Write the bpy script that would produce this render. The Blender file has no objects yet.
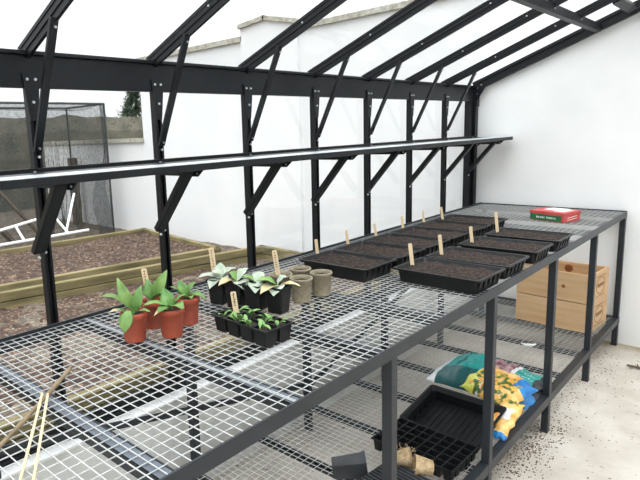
import bpy, bmesh, math, random
from mathutils import Vector, Matrix, noise
R = math.radians
random.seed(7)
S = bpy.context.scene
COL = S.collection

# ---------------------------------------------------------------- camera
f_px, yaw, pit, rol = 557.645, R(-44.428), R(-9.554), R(-2.261)
F = Vector((math.sin(yaw)*math.cos(pit), math.cos(yaw)*math.cos(pit), math.sin(pit)))
Rt = Vector((math.cos(yaw), -math.sin(yaw), 0)); Up = Rt.cross(F)
c_, s_ = math.cos(rol), math.sin(rol)
R2 = c_*Rt + s_*Up; U2 = -s_*Rt + c_*Up
cam = bpy.data.cameras.new('camera'); co = bpy.data.objects.new('camera', cam); COL.objects.link(co)
cam.sensor_width = 36; cam.lens = f_px/640*36; cam.shift_x = .1086; cam.shift_y = -.0202; cam.clip_start = .02; cam.clip_end = 300
m = Matrix(((R2.x, U2.x, -F.x), (R2.y, U2.y, -F.y), (R2.z, U2.z, -F.z))).to_4x4()
m.translation = Vector((1.636, 0, 1.399)); co.matrix_world = m
S.camera = co

# ---------------------------------------------------------------- world: overcast sky, brighter overhead
w = bpy.data.worlds.new('world'); S.world = w; w.use_nodes = True
nt = w.node_tree; bg = nt.nodes['Background']
tc = nt.nodes.new('ShaderNodeTexCoord'); sp = nt.nodes.new('ShaderNodeSeparateXYZ')
mr = nt.nodes.new('ShaderNodeMapRange'); mr.inputs[1].default_value = 0.0; mr.inputs[2].default_value = 1.0
mr.inputs[3].default_value = .68; mr.inputs[4].default_value = 2.7
nt.links.new(tc.outputs['Generated'], sp.inputs[0]); nt.links.new(sp.outputs[2], mr.inputs[0])
nt.links.new(mr.outputs[0], bg.inputs['Strength'])
bg.inputs['Color'].default_value = (.965, .98, 1, 1)
sun = bpy.data.lights.new('sun', 'SUN'); sun.energy = 1.0; sun.angle = R(50); sun.color = (1, .98, .95)
so = bpy.data.objects.new('sun', sun); COL.objects.link(so)
so.rotation_euler = Vector((-.35, .25, -.9)).to_track_quat('-Z', 'Y').to_euler()
S.view_settings.view_transform = 'Standard'; S.view_settings.look = 'None'; S.view_settings.gamma = 1
S.view_settings.use_curve_mapping = False
S.view_settings.exposure = .52

# ---------------------------------------------------------------- materials
def lin(c): return tuple((v/255/12.92 if v/255 <= .04045 else ((v/255+.055)/1.055)**2.4) for v in c)
def mat(name, rgb, rough=.6, metal=0, rgb2=None, scale=20, bump=0, bscale=None, spec=.5, contrast=(.35, .65), stretch=None, detail=6):
    M = bpy.data.materials.new(name); M.use_nodes = True; n = M.node_tree.nodes; L = M.node_tree.links
    b = n['Principled BSDF']; c = lin(rgb) + (1,)
    b.inputs['Base Color'].default_value = c; b.inputs['Roughness'].default_value = rough
    b.inputs['Metallic'].default_value = metal; b.inputs['Specular IOR Level'].default_value = spec
    t = n.new('ShaderNodeTexCoord'); mp = n.new('ShaderNodeMapping'); L.new(t.outputs['Object'], mp.inputs[0])
    if stretch: mp.inputs['Scale'].default_value = stretch
    if rgb2:
        nz = n.new('ShaderNodeTexNoise'); nz.inputs['Scale'].default_value = scale; nz.inputs['Detail'].default_value = detail
        L.new(mp.outputs[0], nz.inputs['Vector'])
        cr = n.new('ShaderNodeValToRGB'); cr.color_ramp.elements[0].position = contrast[0]; cr.color_ramp.elements[1].position = contrast[1]
        cr.color_ramp.elements[0].color = c; cr.color_ramp.elements[1].color = lin(rgb2) + (1,)
        L.new(nz.outputs[0], cr.inputs[0]); L.new(cr.outputs[0], b.inputs['Base Color'])
    if bump:
        n2 = n.new('ShaderNodeTexNoise'); n2.inputs['Scale'].default_value = bscale or scale; n2.inputs['Detail'].default_value = 6
        L.new(mp.outputs[0], n2.inputs['Vector'])
        bp = n.new('ShaderNodeBump'); bp.inputs['Strength'].default_value = bump; bp.inputs['Distance'].default_value = .01
        L.new(n2.outputs[0], bp.inputs['Height']); L.new(bp.outputs[0], b.inputs['Normal'])
    return M
def glassmat(name, tint, gloss, rough=.03):
    M = bpy.data.materials.new(name); M.use_nodes = True; n = M.node_tree.nodes; L = M.node_tree.links
    n.remove(n['Principled BSDF']); o = n['Material Output']
    tr = n.new('ShaderNodeBsdfTransparent'); tr.inputs[0].default_value = tint + (1,)
    gl = n.new('ShaderNodeBsdfGlossy'); gl.inputs['Roughness'].default_value = rough
    fr = n.new('ShaderNodeFresnel'); fr.inputs[0].default_value = 1.35
    mu = n.new('ShaderNodeMath'); mu.operation = 'MULTIPLY'; mu.inputs[1].default_value = gloss
    mx = n.new('ShaderNodeMixShader'); L.new(fr.outputs[0], mu.inputs[0]); L.new(mu.outputs[0], mx.inputs[0])
    L.new(tr.outputs[0], mx.inputs[1]); L.new(gl.outputs[0], mx.inputs[2]); L.new(mx.outputs[0], o.inputs[0])
    return M
def netmat(name, rgb, cover, cell):
    # fine woven net: dark threads with open gaps too small to model one by one
    M = bpy.data.materials.new(name); M.use_nodes = True; n = M.node_tree.nodes; L = M.node_tree.links
    n.remove(n['Principled BSDF']); o = n['Material Output']
    tr = n.new('ShaderNodeBsdfTransparent'); df = n.new('ShaderNodeBsdfDiffuse'); df.inputs[0].default_value = lin(rgb) + (1,)
    t = n.new('ShaderNodeTexCoord'); nz = n.new('ShaderNodeTexNoise'); nz.inputs['Scale'].default_value = cell
    L.new(t.outputs['Object'], nz.inputs['Vector'])
    mr = n.new('ShaderNodeMapRange'); mr.inputs[1].default_value = .3; mr.inputs[2].default_value = .7
    mr.inputs[3].default_value = cover-.08; mr.inputs[4].default_value = cover+.08
    L.new(nz.outputs[0], mr.inputs[0])
    mx = n.new('ShaderNodeMixShader'); L.new(mr.outputs[0], mx.inputs[0]); L.new(tr.outputs[0], mx.inputs[1]); L.new(df.outputs[0], mx.inputs[2])
    L.new(mx.outputs[0], o.inputs[0]); return M

frame = mat('dark_powder_coat', (17, 20, 24), .42, rgb2=(22, 25, 29), scale=6, spec=.28)
benchm = mat('grey_painted_steel', (36, 40, 45), .42, rgb2=(42, 46, 51), scale=9, spec=.4)
bolt = mat('zinc_bolt', (200, 205, 208), .3, .8)
galv = mat('galvanised_wire', (206, 208, 207), .42, .3, rgb2=(188, 191, 191), scale=40)
shelf_sheen = mat('sky_highlight_shelf', (205, 210, 212), .35, .2, rgb2=(180, 186, 190), scale=30)  # near-white: the sky's reflection on the shelf put into its colour
render_in = mat('white_render', (243, 244, 244), .85, rgb2=(237, 239, 239), scale=3, bump=.05, bscale=150)
render_out = mat('garden_wall_render', (234, 235, 235), .9, rgb2=(226, 228, 229), scale=1.6, bump=.1, bscale=60)
sillm = mat('sky_lit_sill', (246, 247, 247), .5, rgb2=(234, 236, 236), scale=20)  # whiter than the plinth face: skylight on the ledge painted in
sheenbar = mat('sky_sheen_steel', (78, 85, 94), .4, rgb2=(94, 101, 110), scale=9)  # bench steel lightened, sky sheen painted on the near bars' top flanges
plinthm = mat('painted_plinth', (218, 218, 215), .75, rgb2=(202, 203, 200), scale=9, bump=.12, bscale=60)
stone = mat('weathered_coping', (150, 146, 130), .95, rgb2=(196, 194, 184), scale=22, bump=.5, bscale=40)
timber = mat('treated_timber', (92, 84, 54), .85, rgb2=(138, 126, 90), scale=5, bump=.3, bscale=30, stretch=(1, .35, 3))
pine = mat('pale_pine', (196, 158, 116), .7, rgb2=(214, 182, 142), scale=5, bump=.12, bscale=30, stretch=(.6, .6, 7), contrast=(.3, .7))
pine_dark = mat('scorched_print', (120, 84, 52), .8)
knot = mat('wood_knot', (150, 92, 46), .7, rgb2=(112, 64, 30), scale=60)
labelm = mat('birch_label', (226, 203, 164), .7, rgb2=(238, 219, 184), scale=8, stretch=(1, 1, .2))
pencil = mat('pencil_writing', (92, 70, 52), .8)
terracotta = mat('terracotta_plastic', (150, 62, 41), .5, rgb2=(168, 78, 54), scale=12)
fibre = mat('coir_fibre', (134, 126, 106), .95, rgb2=(154, 146, 124), scale=60, bump=.5, bscale=200)
jutem = mat('jute', (172, 146, 110), .95, rgb2=(205, 182, 146), scale=50, bump=.8, bscale=150)
blackp = mat('black_plastic', (13, 14, 16), .45, rgb2=(20, 22, 24), scale=14, spec=.3)
greyp = mat('dull_black_plastic', (34, 36, 39), .45, rgb2=(56, 60, 64), scale=10)
leafg = mat('green_leaf', (84, 128, 60), .5, rgb2=(146, 174, 100), scale=18, contrast=(.35, .75))
leafd = mat('mid_green_leaf', (76, 124, 62), .5, rgb2=(122, 162, 90), scale=22)
leafp = mat('silvery_leaf', (156, 174, 154), .6, rgb2=(206, 211, 199), scale=22)
leafe = mat('yellowed_leaf', (188, 170, 122), .7, rgb2=(214, 204, 166), scale=20)
leafs = mat('seedling_leaf', (96, 142, 74), .5, rgb2=(138, 176, 104), scale=40)
bamboo = mat('bamboo', (214, 192, 142), .5, rgb2=(232, 214, 172), scale=8)
canem = mat('weathered_cane', (112, 98, 78), .7, rgb2=(146, 128, 100), scale=20)
redb = mat('red_card', (182, 56, 58), .5, rgb2=(196, 84, 82), scale=10)
greenb = mat('green_card', (34, 100, 58), .5); whiteb = mat('white_print', (236, 238, 236), .5)
creamb = mat('cream_print', (228, 208, 190), .5, rgb2=(236, 228, 220), scale=20)
teal = mat('teal_film', (22, 146, 142), .3, rgb2=(34, 166, 158), scale=6); teald = mat('dark_teal_film', (12, 84, 86), .3)
whitef = mat('white_film', (226, 230, 232), .3); mauve = mat('mauve_picture', (112, 62, 84), .35, rgb2=(190, 160, 160), scale=45, contrast=(.42, .6))
blackf = mat('black_film', (34, 38, 44), .25); bluef = mat('blue_film', (22, 104, 172), .3, rgb2=(48, 140, 206), scale=16)
yelf = mat('orange_picture', (226, 154, 56), .35, rgb2=(244, 208, 132), scale=22, contrast=(.38, .62))
limef = mat('lime_picture', (206, 216, 60), .35, rgb2=(232, 232, 130), scale=22)
vegf = mat('leaf_picture', (58, 98, 44), .35, rgb2=(236, 190, 80), scale=38, contrast=(.45, .6))
white_pl = mat('white_plastic', (236, 238, 240), .35)
brownw = mat('brown_post', (112, 88, 70), .9, rgb2=(84, 68, 56), scale=12)
darkw = mat('old_board', (92, 80, 70), .9, rgb2=(120, 108, 92), scale=8)
net = netmat('woven_net', (62, 66, 66), .32, 30); netf = netmat('folded_net', (80, 82, 84), .42, 30)
netpole = mat('net_pole', (52, 55, 57), .6)
glass = glassmat('glazing', (.975, .985, .985), .09)
debrism = mat('potting_debris', (70, 58, 48), .95, rgb2=(122, 104, 86), scale=200)
bark = mat('bark', (92, 82, 68), .95, rgb2=(120, 110, 92), scale=20)
twigm = mat('winter_twigs', (96, 92, 80), .95, rgb2=(74, 74, 64), scale=4)
hedgeg = mat('hedge_green', (88, 92, 70), .95, rgb2=(122, 116, 90), scale=3)
firm = mat('fir_needles', (66, 84, 70), .9, rgb2=(96, 112, 92), scale=4)

def soilmat(name, a, b, c, s, bump):
    M = mat(name, a, .95, rgb2=b, scale=s, bump=bump, bscale=s*2.2, contrast=(.38, .62))
    n = M.node_tree.nodes; L = M.node_tree.links; bs = n['Principled BSDF']
    src = bs.inputs['Base Color'].links[0].from_socket
    v = n.new('ShaderNodeTexVoronoi'); v.inputs['Scale'].default_value = s*2.4
    mp = [x for x in n if x.type == 'MAPPING'][0]; L.new(mp.outputs[0], v.inputs['Vector'])
    sx = n.new('ShaderNodeSeparateXYZ'); L.new(v.outputs['Color'], sx.inputs[0])
    g = n.new('ShaderNodeMath'); g.operation = 'GREATER_THAN'; g.inputs[1].default_value = .86; L.new(sx.outputs[0], g.inputs[0])
    mx = n.new('ShaderNodeMix'); mx.data_type = 'RGBA'; mx.inputs[7].default_value = lin(c) + (1,)
    L.new(g.outputs[0], mx.inputs[0]); L.new(src, mx.inputs[6]); L.new(mx.outputs[2], bs.inputs['Base Color'])
    return M
compost = soilmat('seed_compost', (27, 21, 18), (48, 37, 31), (72, 55, 44), 60, .9)
bedsoil = soilmat('bed_mulch', (50, 37, 30), (80, 62, 50), (122, 100, 82), 24, 1.0)
ground_soil = soilmat('path_mulch', (78, 68, 58), (104, 93, 80), (132, 121, 106), 26, .9)
def floormat():
    M = mat('worn_concrete', (184, 176, 165), .85, rgb2=(204, 197, 187), scale=5, bump=.15, bscale=90)
    n = M.node_tree.nodes; L = M.node_tree.links; bs = n['Principled BSDF']
    src = bs.inputs['Base Color'].links[0].from_socket; mp = [x for x in n if x.type == 'MAPPING'][0]
    v = n.new('ShaderNodeTexNoise'); v.inputs['Scale'].default_value = 42; v.inputs['Detail'].default_value = 3; L.new(mp.outputs[0], v.inputs['Vector'])
    g = n.new('ShaderNodeMapRange'); g.inputs[1].default_value = .66; g.inputs[2].default_value = .71; L.new(v.outputs[0], g.inputs[0])
    mx = n.new('ShaderNodeMix'); mx.data_type = 'RGBA'; mx.inputs[7].default_value = lin((118, 104, 90)) + (1,)
    L.new(g.outputs[0], mx.inputs[0]); L.new(src, mx.inputs[6])
    # damp moss-stained band where the floor meets the back wall
    sp = n.new('ShaderNodeSeparateXYZ'); L.new(mp.outputs[0], sp.inputs[0])
    nz = n.new('ShaderNodeTexNoise'); nz.inputs['Scale'].default_value = 7; L.new(mp.outputs[0], nz.inputs['Vector'])
    ad = n.new('ShaderNodeMath'); ad.operation = 'MULTIPLY_ADD'; ad.inputs[1].default_value = .16; L.new(nz.outputs[0], ad.inputs[0]); L.new(sp.outputs[1], ad.inputs[2])
    g2 = n.new('ShaderNodeMapRange'); g2.inputs[1].default_value = 3.93; g2.inputs[2].default_value = 4.07; g2.inputs[4].default_value = .75; L.new(ad.outputs[0], g2.inputs[0])
    m2 = n.new('ShaderNodeMix'); m2.data_type = 'RGBA'; m2.inputs[7].default_value = lin((134, 118, 76)) + (1,)
    L.new(g2.outputs[0], m2.inputs[0]); L.new(mx.outputs[2], m2.inputs[6]); L.new(m2.outputs[2], bs.inputs['Base Color'])
    return M
concrete = floormat()

# ---------------------------------------------------------------- helpers
def bmnew(): return bmesh.new()
def link(name, bm, mats, parent=None, smooth=False):
    me = bpy.data.meshes.new(name); bmesh.ops.recalc_face_normals(bm, faces=bm.faces[:]); bm.to_mesh(me); bm.free()
    for x in (mats if isinstance(mats, (list, tuple)) else [mats]): me.materials.append(x)
    if smooth:
        for p in me.polygons: p.use_smooth = True
    o = bpy.data.objects.new(name, me); COL.objects.link(o)
    if parent: o.parent = parent
    return o
def tag(o, label=None, cat=None, group=None, kind=None):
    if label: o['label'] = label
    if cat: o['category'] = cat
    if group: o['group'] = group
    if kind: o['kind'] = kind
    return o
def thing(name, loc, rz=0, label=None, cat=None, group=None, kind=None):
    o = bpy.data.objects.new(name, None); o.empty_display_size = .05; COL.objects.link(o)
    o.location = loc; o.rotation_euler = (0, 0, rz)
    return tag(o, label, cat, group, kind)
def kids(o): return [c for c in COL.objects if c.parent is o]
def copy_tree(o, parent=None):
    ch = kids(o); c = o.copy(); COL.objects.link(c); c.parent = parent
    for k in ch: copy_tree(k, c)
    return c
def box(bm, x0, x1, y0, y1, z0, z1, bev=0, mi=0):
    vs = [bm.verts.new((x, y, z)) for x in (x0, x1) for y in (y0, y1) for z in (z0, z1)]
    fs = [bm.faces.new([vs[i] for i in q]) for q in ((0, 1, 3, 2), (4, 6, 7, 5), (0, 4, 5, 1), (2, 3, 7, 6), (0, 2, 6, 4), (1, 5, 7, 3))]
    for f in fs: f.material_index = mi
    if bev:
        es = list({e for f in fs for e in f.edges}); bmesh.ops.bevel(bm, geom=es, offset=bev, segments=2, affect='EDGES', profile=.5)
def beam(bm, a, b, w, h, up=Vector((0, 0, 1)), bev=0, mi=0):
    """rectangular bar a->b, w across, h along up"""
    a, b = Vector(a), Vector(b); d = (b-a).normalized(); s = d.cross(up).normalized(); u = s.cross(d).normalized()
    vs = [bm.verts.new(p + s*i*w/2 + u*j*h/2) for p in (a, b) for i in (-1, 1) for j in (-1, 1)]
    fs = [bm.faces.new([vs[i] for i in q]) for q in ((0, 1, 3, 2), (4, 6, 7, 5), (0, 4, 5, 1), (2, 3, 7, 6), (0, 2, 6, 4), (1, 5, 7, 3))]
    for f in fs: f.material_index = mi
    if bev:
        es = list({e for f in fs for e in f.edges}); bmesh.ops.bevel(bm, geom=es, offset=bev, segments=1, affect='EDGES')
def tube(bm, pts, rad, n=8, mi=0, cap=True):
    pts = [Vector(p) for p in pts]; rs = rad if isinstance(rad, (list, tuple)) else [rad]*len(pts)
    rings = []
    for i, p in enumerate(pts):
        d = (pts[min(i+1, len(pts)-1)] - pts[max(i-1, 0)]).normalized()
        s = d.cross(Vector((0, 0, 1)) if abs(d.z) < .95 else Vector((1, 0, 0))).normalized(); u = s.cross(d)
        rings.append([bm.verts.new(p + (s*math.cos(2*math.pi*k/n) + u*math.sin(2*math.pi*k/n))*rs[i]) for k in range(n)])
    for A, B in zip(rings, rings[1:]):
        for k in range(n): bm.faces.new((A[k], A[(k+1) % n], B[(k+1) % n], B[k])).material_index = mi
    if cap: bm.faces.new(rings[0]).material_index = mi; bm.faces.new(rings[-1]).material_index = mi
def lathe(bm, prof, n=28, mi=0, wob=0):
    """profile of (r, z); closed ends where r == 0"""
    rings = []
    for r, z in prof:
        if r == 0: rings.append([bm.verts.new((0, 0, z))]); continue
        rings.append([bm.verts.new((r*(1+wob*math.sin(3*a+z*40))*math.cos(a), r*(1+wob*math.sin(3*a+z*40))*math.sin(a), z)) for a in [2*math.pi*k/n for k in range(n)]])
    for A, B in zip(rings, rings[1:]):
        for k in range(n):
            k2 = (k+1) % n
            if len(A) == 1 and len(B) == 1: continue
            q = (A[0], B[k], B[k2]) if len(A) == 1 else (A[k], A[k2], B[0]) if len(B) == 1 else (A[k], A[k2], B[k2], B[k])
            bm.faces.new(q).material_index = mi
def prism(bm, poly, axis, a, b, mi=0):
    """extrude a 2-D polygon along 'x','y' or 'z' from a to b"""
    def P(u, v, t): return {'x': (t, u, v), 'y': (u, t, v), 'z': (u, v, t)}[axis]
    A = [bm.verts.new(P(u, v, a)) for u, v in poly]; B = [bm.verts.new(P(u, v, b)) for u, v in poly]
    n = len(poly); fs = [bm.faces.new(A), bm.faces.new(B)]
    for k in range(n): fs.append(bm.faces.new((A[k], A[(k+1) % n], B[(k+1) % n], B[k])))
    for f in fs: f.material_index = mi
def bolt_at(bm, p, r=.005, ax=(1, 0, 0)):
    ax = Vector(ax).normalized(); tube(bm, [Vector(p)-ax*.003, Vector(p)+ax*.0035], r, 8)

# ---------------------------------------------------------------- large structure
YW, YE = 3.988, 3.968       # back wall, far end of bench
ZR = 1.640; SL = .400       # rafter underside height at the eave, roof slope
y0, d = .770, .458
posts = [y0+k*d for k in range(-3, 7)]
XR = 2.6                   # unseen wall on the right, added to bounce light

bm = bmnew(); box(bm, -.02, XR, -.9, YW, -.12, 0); tag(link('floor', bm, concrete), 'pale worn concrete floor speckled with spilt compost', 'floor', kind='structure')
bm = bmnew(); prism(bm, [(-.02, 0), (XR+.2, 0), (XR+.2, ZR+.05+SL*(XR+.2)), (-.02, ZR+.04)], 'y', YW, YW+.22)
tag(link('wall_back', bm, render_in), 'smooth white rendered gable wall at the far end of the bench', 'wall', kind='structure')
bm = bmnew(); box(bm, XR, XR+.2, -.9, YW, 0, ZR+.05+SL*XR)  # out of view, put in for the light it bounces
tag(link('wall_right_bounce', bm, render_in), 'unseen white wall added opposite the glazing to bounce light', 'wall', kind='structure')

# glazed side wall
wl = thing('wall_left', (0, 0, 0), 0, 'glazed side wall of dark metal posts and clear panes above a low white plinth', 'wall', kind='structure')
bm = bmnew(); box(bm, -.12, .022, -.9, YW, -.1, .412, .004); link('plinth', bm, plinthm, wl)
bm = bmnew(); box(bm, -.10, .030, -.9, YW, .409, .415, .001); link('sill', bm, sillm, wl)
bm = bmnew(); box(bm, -.06, -.030, -.9, YW, .415, .430); box(bm, -.06, -.034, -.9, YW, .430, .462); box(bm, -.040, -.030, -.9, YW, .462, .468); link('base_rail', bm, frame, wl)
bm = bmnew(); box(bm, -.03, -.004, -.9, YW, 1.556, 1.650, .002); box(bm, -.045, -.03, -.9, YW, 1.575, 1.66)
box(bm, -.05, .008, -.9, YW, 1.650, 1.662, .003); link('eave_beam', bm, frame, wl)
for k, y in enumerate(posts):
    bm = bmnew()
    box(bm, -.030, -.014, y-.0135, y+.0135, .46, 1.56)
    box(bm, -.014, -.002, y-.0135, y-.005, .46, 1.56, .001); box(bm, -.014, -.002, y+.005, y+.0135, .46, 1.56, .001)
    p = link('post', bm, frame, wl)
    bm = bmnew(); prism(bm, [(y-.013, 1.46), (y+.011, 1.46), (y+.028, 1.597), (y-.026, 1.597)], 'x', -.004, .002); g = link('gusset', bm, frame, p)
    for dy, z in ((-.013, 1.580), (.012, 1.580), (0, 1.514), (0, 1.353), (-.010, 1.062)):
        bm = bmnew(); bolt_at(bm, (.003, y+dy, z), .0042); link('bolt', bm, bolt, p)
# corner post against the gable
bm = bmnew(); box(bm, -.045, -.006, YW-.10, YW-.055, .43, 1.57); box(bm, -.045, .012, YW-.05, YW-.004, .43, 1.66, .002)
prism(bm, [(YW-.05, 1.52), (YW-.004, 1.52), (YW-.004, 1.66), (YW-.05, 1.66)], 'x', .012, .018)
p = link('corner_post', bm, frame, wl)
bm = bmnew(); prism(bm, [(.0, 1.56), (.018, 1.56), (.085, 1.672), (.05, 1.68), (0, 1.68)], 'y', YW-.045, YW-.039); link('gusset', bm, frame, p)
for x, z in ((.018, 1.645), (.045, 1.664), (.018, 1.605)):
    bm = bmnew(); bolt_at(bm, (x, YW-.046, z), .004, (0, 1, 0)); link('bolt', bm, bolt, p)
ys = posts + [YW-.03]
for a, b in zip(ys, ys[1:]):
    bm = bmnew(); box(bm, -.036, -.032, a+.010, b-.010, .465, 1.58); link('glass_pane', bm, glass, wl)

# glazed roof
cl = thing('ceiling', (0, 0, ZR), 0, 'sloping glazed roof of dark rafters and clear panes', 'roof', kind='structure')
M0 = Matrix.Translation((0, 0, -ZR))
def roofpart(name, bm, mt, par=cl):
    if par is cl: bm.transform(M0)
    return link(name, bm, mt, par)
def zr(x): return ZR + SL*x
n_up = Vector((-SL, 0, 1)).normalized()
XT = XR-.02
for k, y in enumerate(posts):
    bm = bmnew()
    beam(bm, (-.03, y, zr(-.03)+.030), (XT, y, zr(XT)+.030), .018, .016, n_up)
    beam(bm, (-.03, y, zr(-.03)+.014), (XT, y, zr(XT)+.014), .011, .024, n_up)
    beam(bm, (-.04, y, zr(-.04)+.045), (XT, y, zr(XT)+.045), .023, .010, n_up)
    r = roofpart('rafter', bm, frame)
    for x in (.30, .62, 1.05):
        bm = bmnew(); bolt_at(bm, (x, y-.010, zr(x)+.03), .0035, (0, 1, 0)); bm.transform(M0); link('bolt', bm, bolt, r)
    # knee brace from post to rafter
    bm = bmnew(); beam(bm, (.006, y-.004, 1.368), (.182, y-.004, 1.724), .024, .012, Vector((1, 0, -.4)), .001)
    s = roofpart('knee_brace', bm, frame)
    for x, z in ((.014, 1.378), (.176, 1.700)):
        bm = bmnew(); bolt_at(bm, (x+.008, y-.004, z), .0035, (1, 0, -.4)); bm.transform(M0); link('bolt', bm, bolt, s)
bm = bmnew(); beam(bm, (-.01, YW-.022, zr(-.01)+.018), (XT, YW-.022, zr(XT)+.018), .042, .060, n_up, .002)
beam(bm, (-.01, YW-.048, zr(-.01)+.040), (XT, YW-.048, zr(XT)+.040), .012, .018, n_up); roofpart('wall_rafter', bm, frame)
bm = bmnew(); xp = .725; box(bm, xp-.018, xp+.018, -.9, YW-.04, zr(xp)-.018, zr(xp)+.026, .002); pr = roofpart('purlin', bm, frame)
for y in posts:
    bm = bmnew(); bolt_at(bm, (xp+.019, y, zr(xp)+.004), .0042); bm.transform(M0); link('bolt', bm, bolt, pr)
for a, b in zip(ys, ys[1:]):
    bm = bmnew(); beam(bm, (-.06, (a+b)/2, zr(-.06)+.040), (XT, (a+b)/2, zr(XT)+.040), b-a-.02, .004, n_up); roofpart('glass_pane', bm, glass)
bm = bmnew()   # opening vent frame in the last bay
x1, x2, ya, yb = .90, 1.4, posts[-1]+.03, YW-.10
for x in (x1, x2): beam(bm, (x, ya, zr(x)+.008), (x, yb, zr(x)+.008), .05, .024, n_up)
for y in (ya, yb-.0): beam(bm, (x1-.02, y, zr(x1-.02)+.008), (x2, y, zr(x2)+.008), .03, .024, n_up)
roofpart('vent_frame', bm, frame)

# ---------------------------------------------------------------- outside ground, wall
ZG = .20
def bumpy(bm, x0, x1, yy0, yy1, z, nx, ny, amp, sc, mi=0, skirt=0):
    g = []
    for i in range(nx+1):
        row = []
        for j in range(ny+1):
            x = x0+(x1-x0)*i/nx; y = yy0+(yy1-yy0)*j/ny
            row.append(bm.verts.new((x, y, z+amp*noise.noise((x*sc, y*sc, z*7))+amp*.6*noise.noise((x*sc*3, y*sc*3, 3)))))
        g.append(row)
    for i in range(nx):
        for j in range(ny): bm.faces.new((g[i][j], g[i+1][j], g[i+1][j+1], g[i][j+1])).material_index = mi
bm = bmnew(); bumpy(bm, -9, -.125, -3, 7.5, ZG, 150, 170, .018, 4)
tag(link('ground', bm, ground_soil, smooth=True), 'grey brown mulched soil outside the glazing', 'ground', kind='structure')
bm = bmnew(); box(bm, -80, 80, -30, 120, -.4, -.15); tag(link('field', bm, hedgeg), 'distant field beyond the garden', 'ground', kind='structure')

def wy(x): return 4.07
gw = thing('garden_wall', (-1.9, 4.45, ZG), 0, 'white rendered garden wall with stone coping and a raised pier outside the glass', 'wall', kind='structure')
def wallseg(xa, xb, za, zb, thick=.25, dz=.05, over=.03, front=0):
    """rendered wall from xa to xb plus its coping"""
    b1, b2 = bmnew(), bmnew()
    for b, z0a, z1a, z0b, z1b, e in ((b1, -.2, za-dz, -.2, zb-dz, 0), (b2, za-dz, za, zb-dz, zb, over)):
        vs = []
        for x, zl, zh in ((xa-e*.3, z0a, z1a), (xb+e*.3, z0b, z1b)):
            y = wy(x)-front
            vs.append([b.verts.new((x, y-e, zl)), b.verts.new((x, y+thick+e, zl)), b.verts.new((x, y+thick+e, zh)), b.verts.new((x, y-e, zh))])
        A, B = vs
        b.faces.new(A); b.faces.new(B)
        for k in range(4): b.faces.new((A[k], A[(k+1) % 4], B[(k+1) % 4], B[k]))
    for b, nm, mt in ((b1, 'wall_face', render_out), (b2, 'coping', stone)):
        b.transform(Matrix.Translation((1.9, -4.45, -ZG))); link(nm, b, mt, gw)
wallseg(-4.13, -2.36, 2.335, 2.335); wallseg(-2.36, -2.03, 2.44, 2.475, front=.03, dz=.04); wallseg(-2.03, -1.65, 2.475, 2.385, front=.03, dz=.04)
wallseg(-1.65, .0, 2.335, 2.345, dz=.045)
wallseg(-6.8, -4.13, 1.392, 1.392, dz=.05)

# ---------------------------------------------------------------- raised beds
def bed(name, corners, zt, h, label, boards, sd=.045):
    cx = sum(c[0] for c in corners)/4; cy = sum(c[1] for c in corners)/4
    t = thing(name, (cx, cy, ZG), 0, label, 'raised bed', 'timber raised beds outside the glass')
    n = len(corners)
    for k in boards:
        a, b = Vector(corners[k]), Vector(corners[(k+1) % n]); a = a-Vector((cx, cy)); b = b-Vector((cx, cy)); dd = (b-a).normalized()*.03
        bm = bmnew()
        for q in range(2):
            za = -.02+q*(zt-ZG+.02)/2+.002*q; zb = -.02+(q+1)*(zt-ZG+.02)/2
            beam(bm, (a.x-dd.x, a.y-dd.y, (za+zb)/2), (b.x+dd.x, b.y+dd.y, (za+zb)/2), .055, zb-za-.004, bev=.004)
        link('board', bm, timber, t)
    bm = bmnew(); NX, NY = 90, 60; g = []
    P = [Vector(c)-Vector((cx, cy)) for c in corners]
    for i in range(NX+1):
        row = []
        for j in range(NY+1):
            u, v = i/NX, j/NY; p = (P[0]*(1-u)+P[1]*u)*(1-v)+(P[3]*(1-u)+P[2]*u)*v
            row.append(bm.verts.new((p.x, p.y, zt-ZG-sd+.022*noise.noise((p.x*5, p.y*5, 1))+.02*noise.noise((p.x*17, p.y*17, 1)))))
        g.append(row)
    for i in range(NX):
        for j in range(NY): bm.faces.new((g[i][j], g[i+1][j], g[i+1][j+1], g[i][j+1]))
    link('soil', bm, bedsoil, t, smooth=True)
    return t
bed('raised_bed', [(-2.93, -.4), (-2.22, 3.47), (-3.79, 3.74), (-4.20, -.2)], .35, .14, 'larger raised bed of mulch with low greenish timber edging, beside the net cage', (0, 1, 2, 3))
bed('raised_bed', [(-.50, -.5), (-.41, 3.72), (-1.98, 3.83), (-2.82, -.5)], .33, .12, 'narrow raised bed of mulch right outside the glass, nearer than the netted one', (0, 1, 2), .125)

# ---------------------------------------------------------------- fruit cage
fc = thing('fruit_cage', (-5.10, 2.36, ZG), 0, 'box shaped garden cage of grey netting on thin dark poles', 'fruit cage')
X0, X1, Y0, Y1, ZT = .5, -.45, -2.6, 1.48, 1.63
for x in (X0, X1):
    for y in (Y0, -.6, Y1):
        bm = bmnew(); tube(bm, [(x, y, -.02), (x, y, ZT)], .013, 8); link('pole', bm, netpole, fc)
for a, b in (((X0, Y0, ZT), (X0, Y1, ZT)), ((X1, Y0, ZT), (X1, Y1, ZT)), ((X0, Y1, ZT), (X1, Y1, ZT)), ((X0, -.6, ZT), (X1, -.6, ZT))):
    bm = bmnew(); tube(bm, [a, b], .013, 8); link('top_pole', bm, netpole, fc)
def sheet(fn, nu, nv, mt, par, name='netting'):
    bm = bmnew(); g = [[bm.verts.new(fn(i/nu, j/nv)) for j in range(nv+1)] for i in range(nu+1)]
    for i in range(nu):
        for j in range(nv): bm.faces.new((g[i][j], g[i+1][j], g[i+1][j+1], g[i][j+1]))
    return link(name, bm, mt, par, True)
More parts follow.
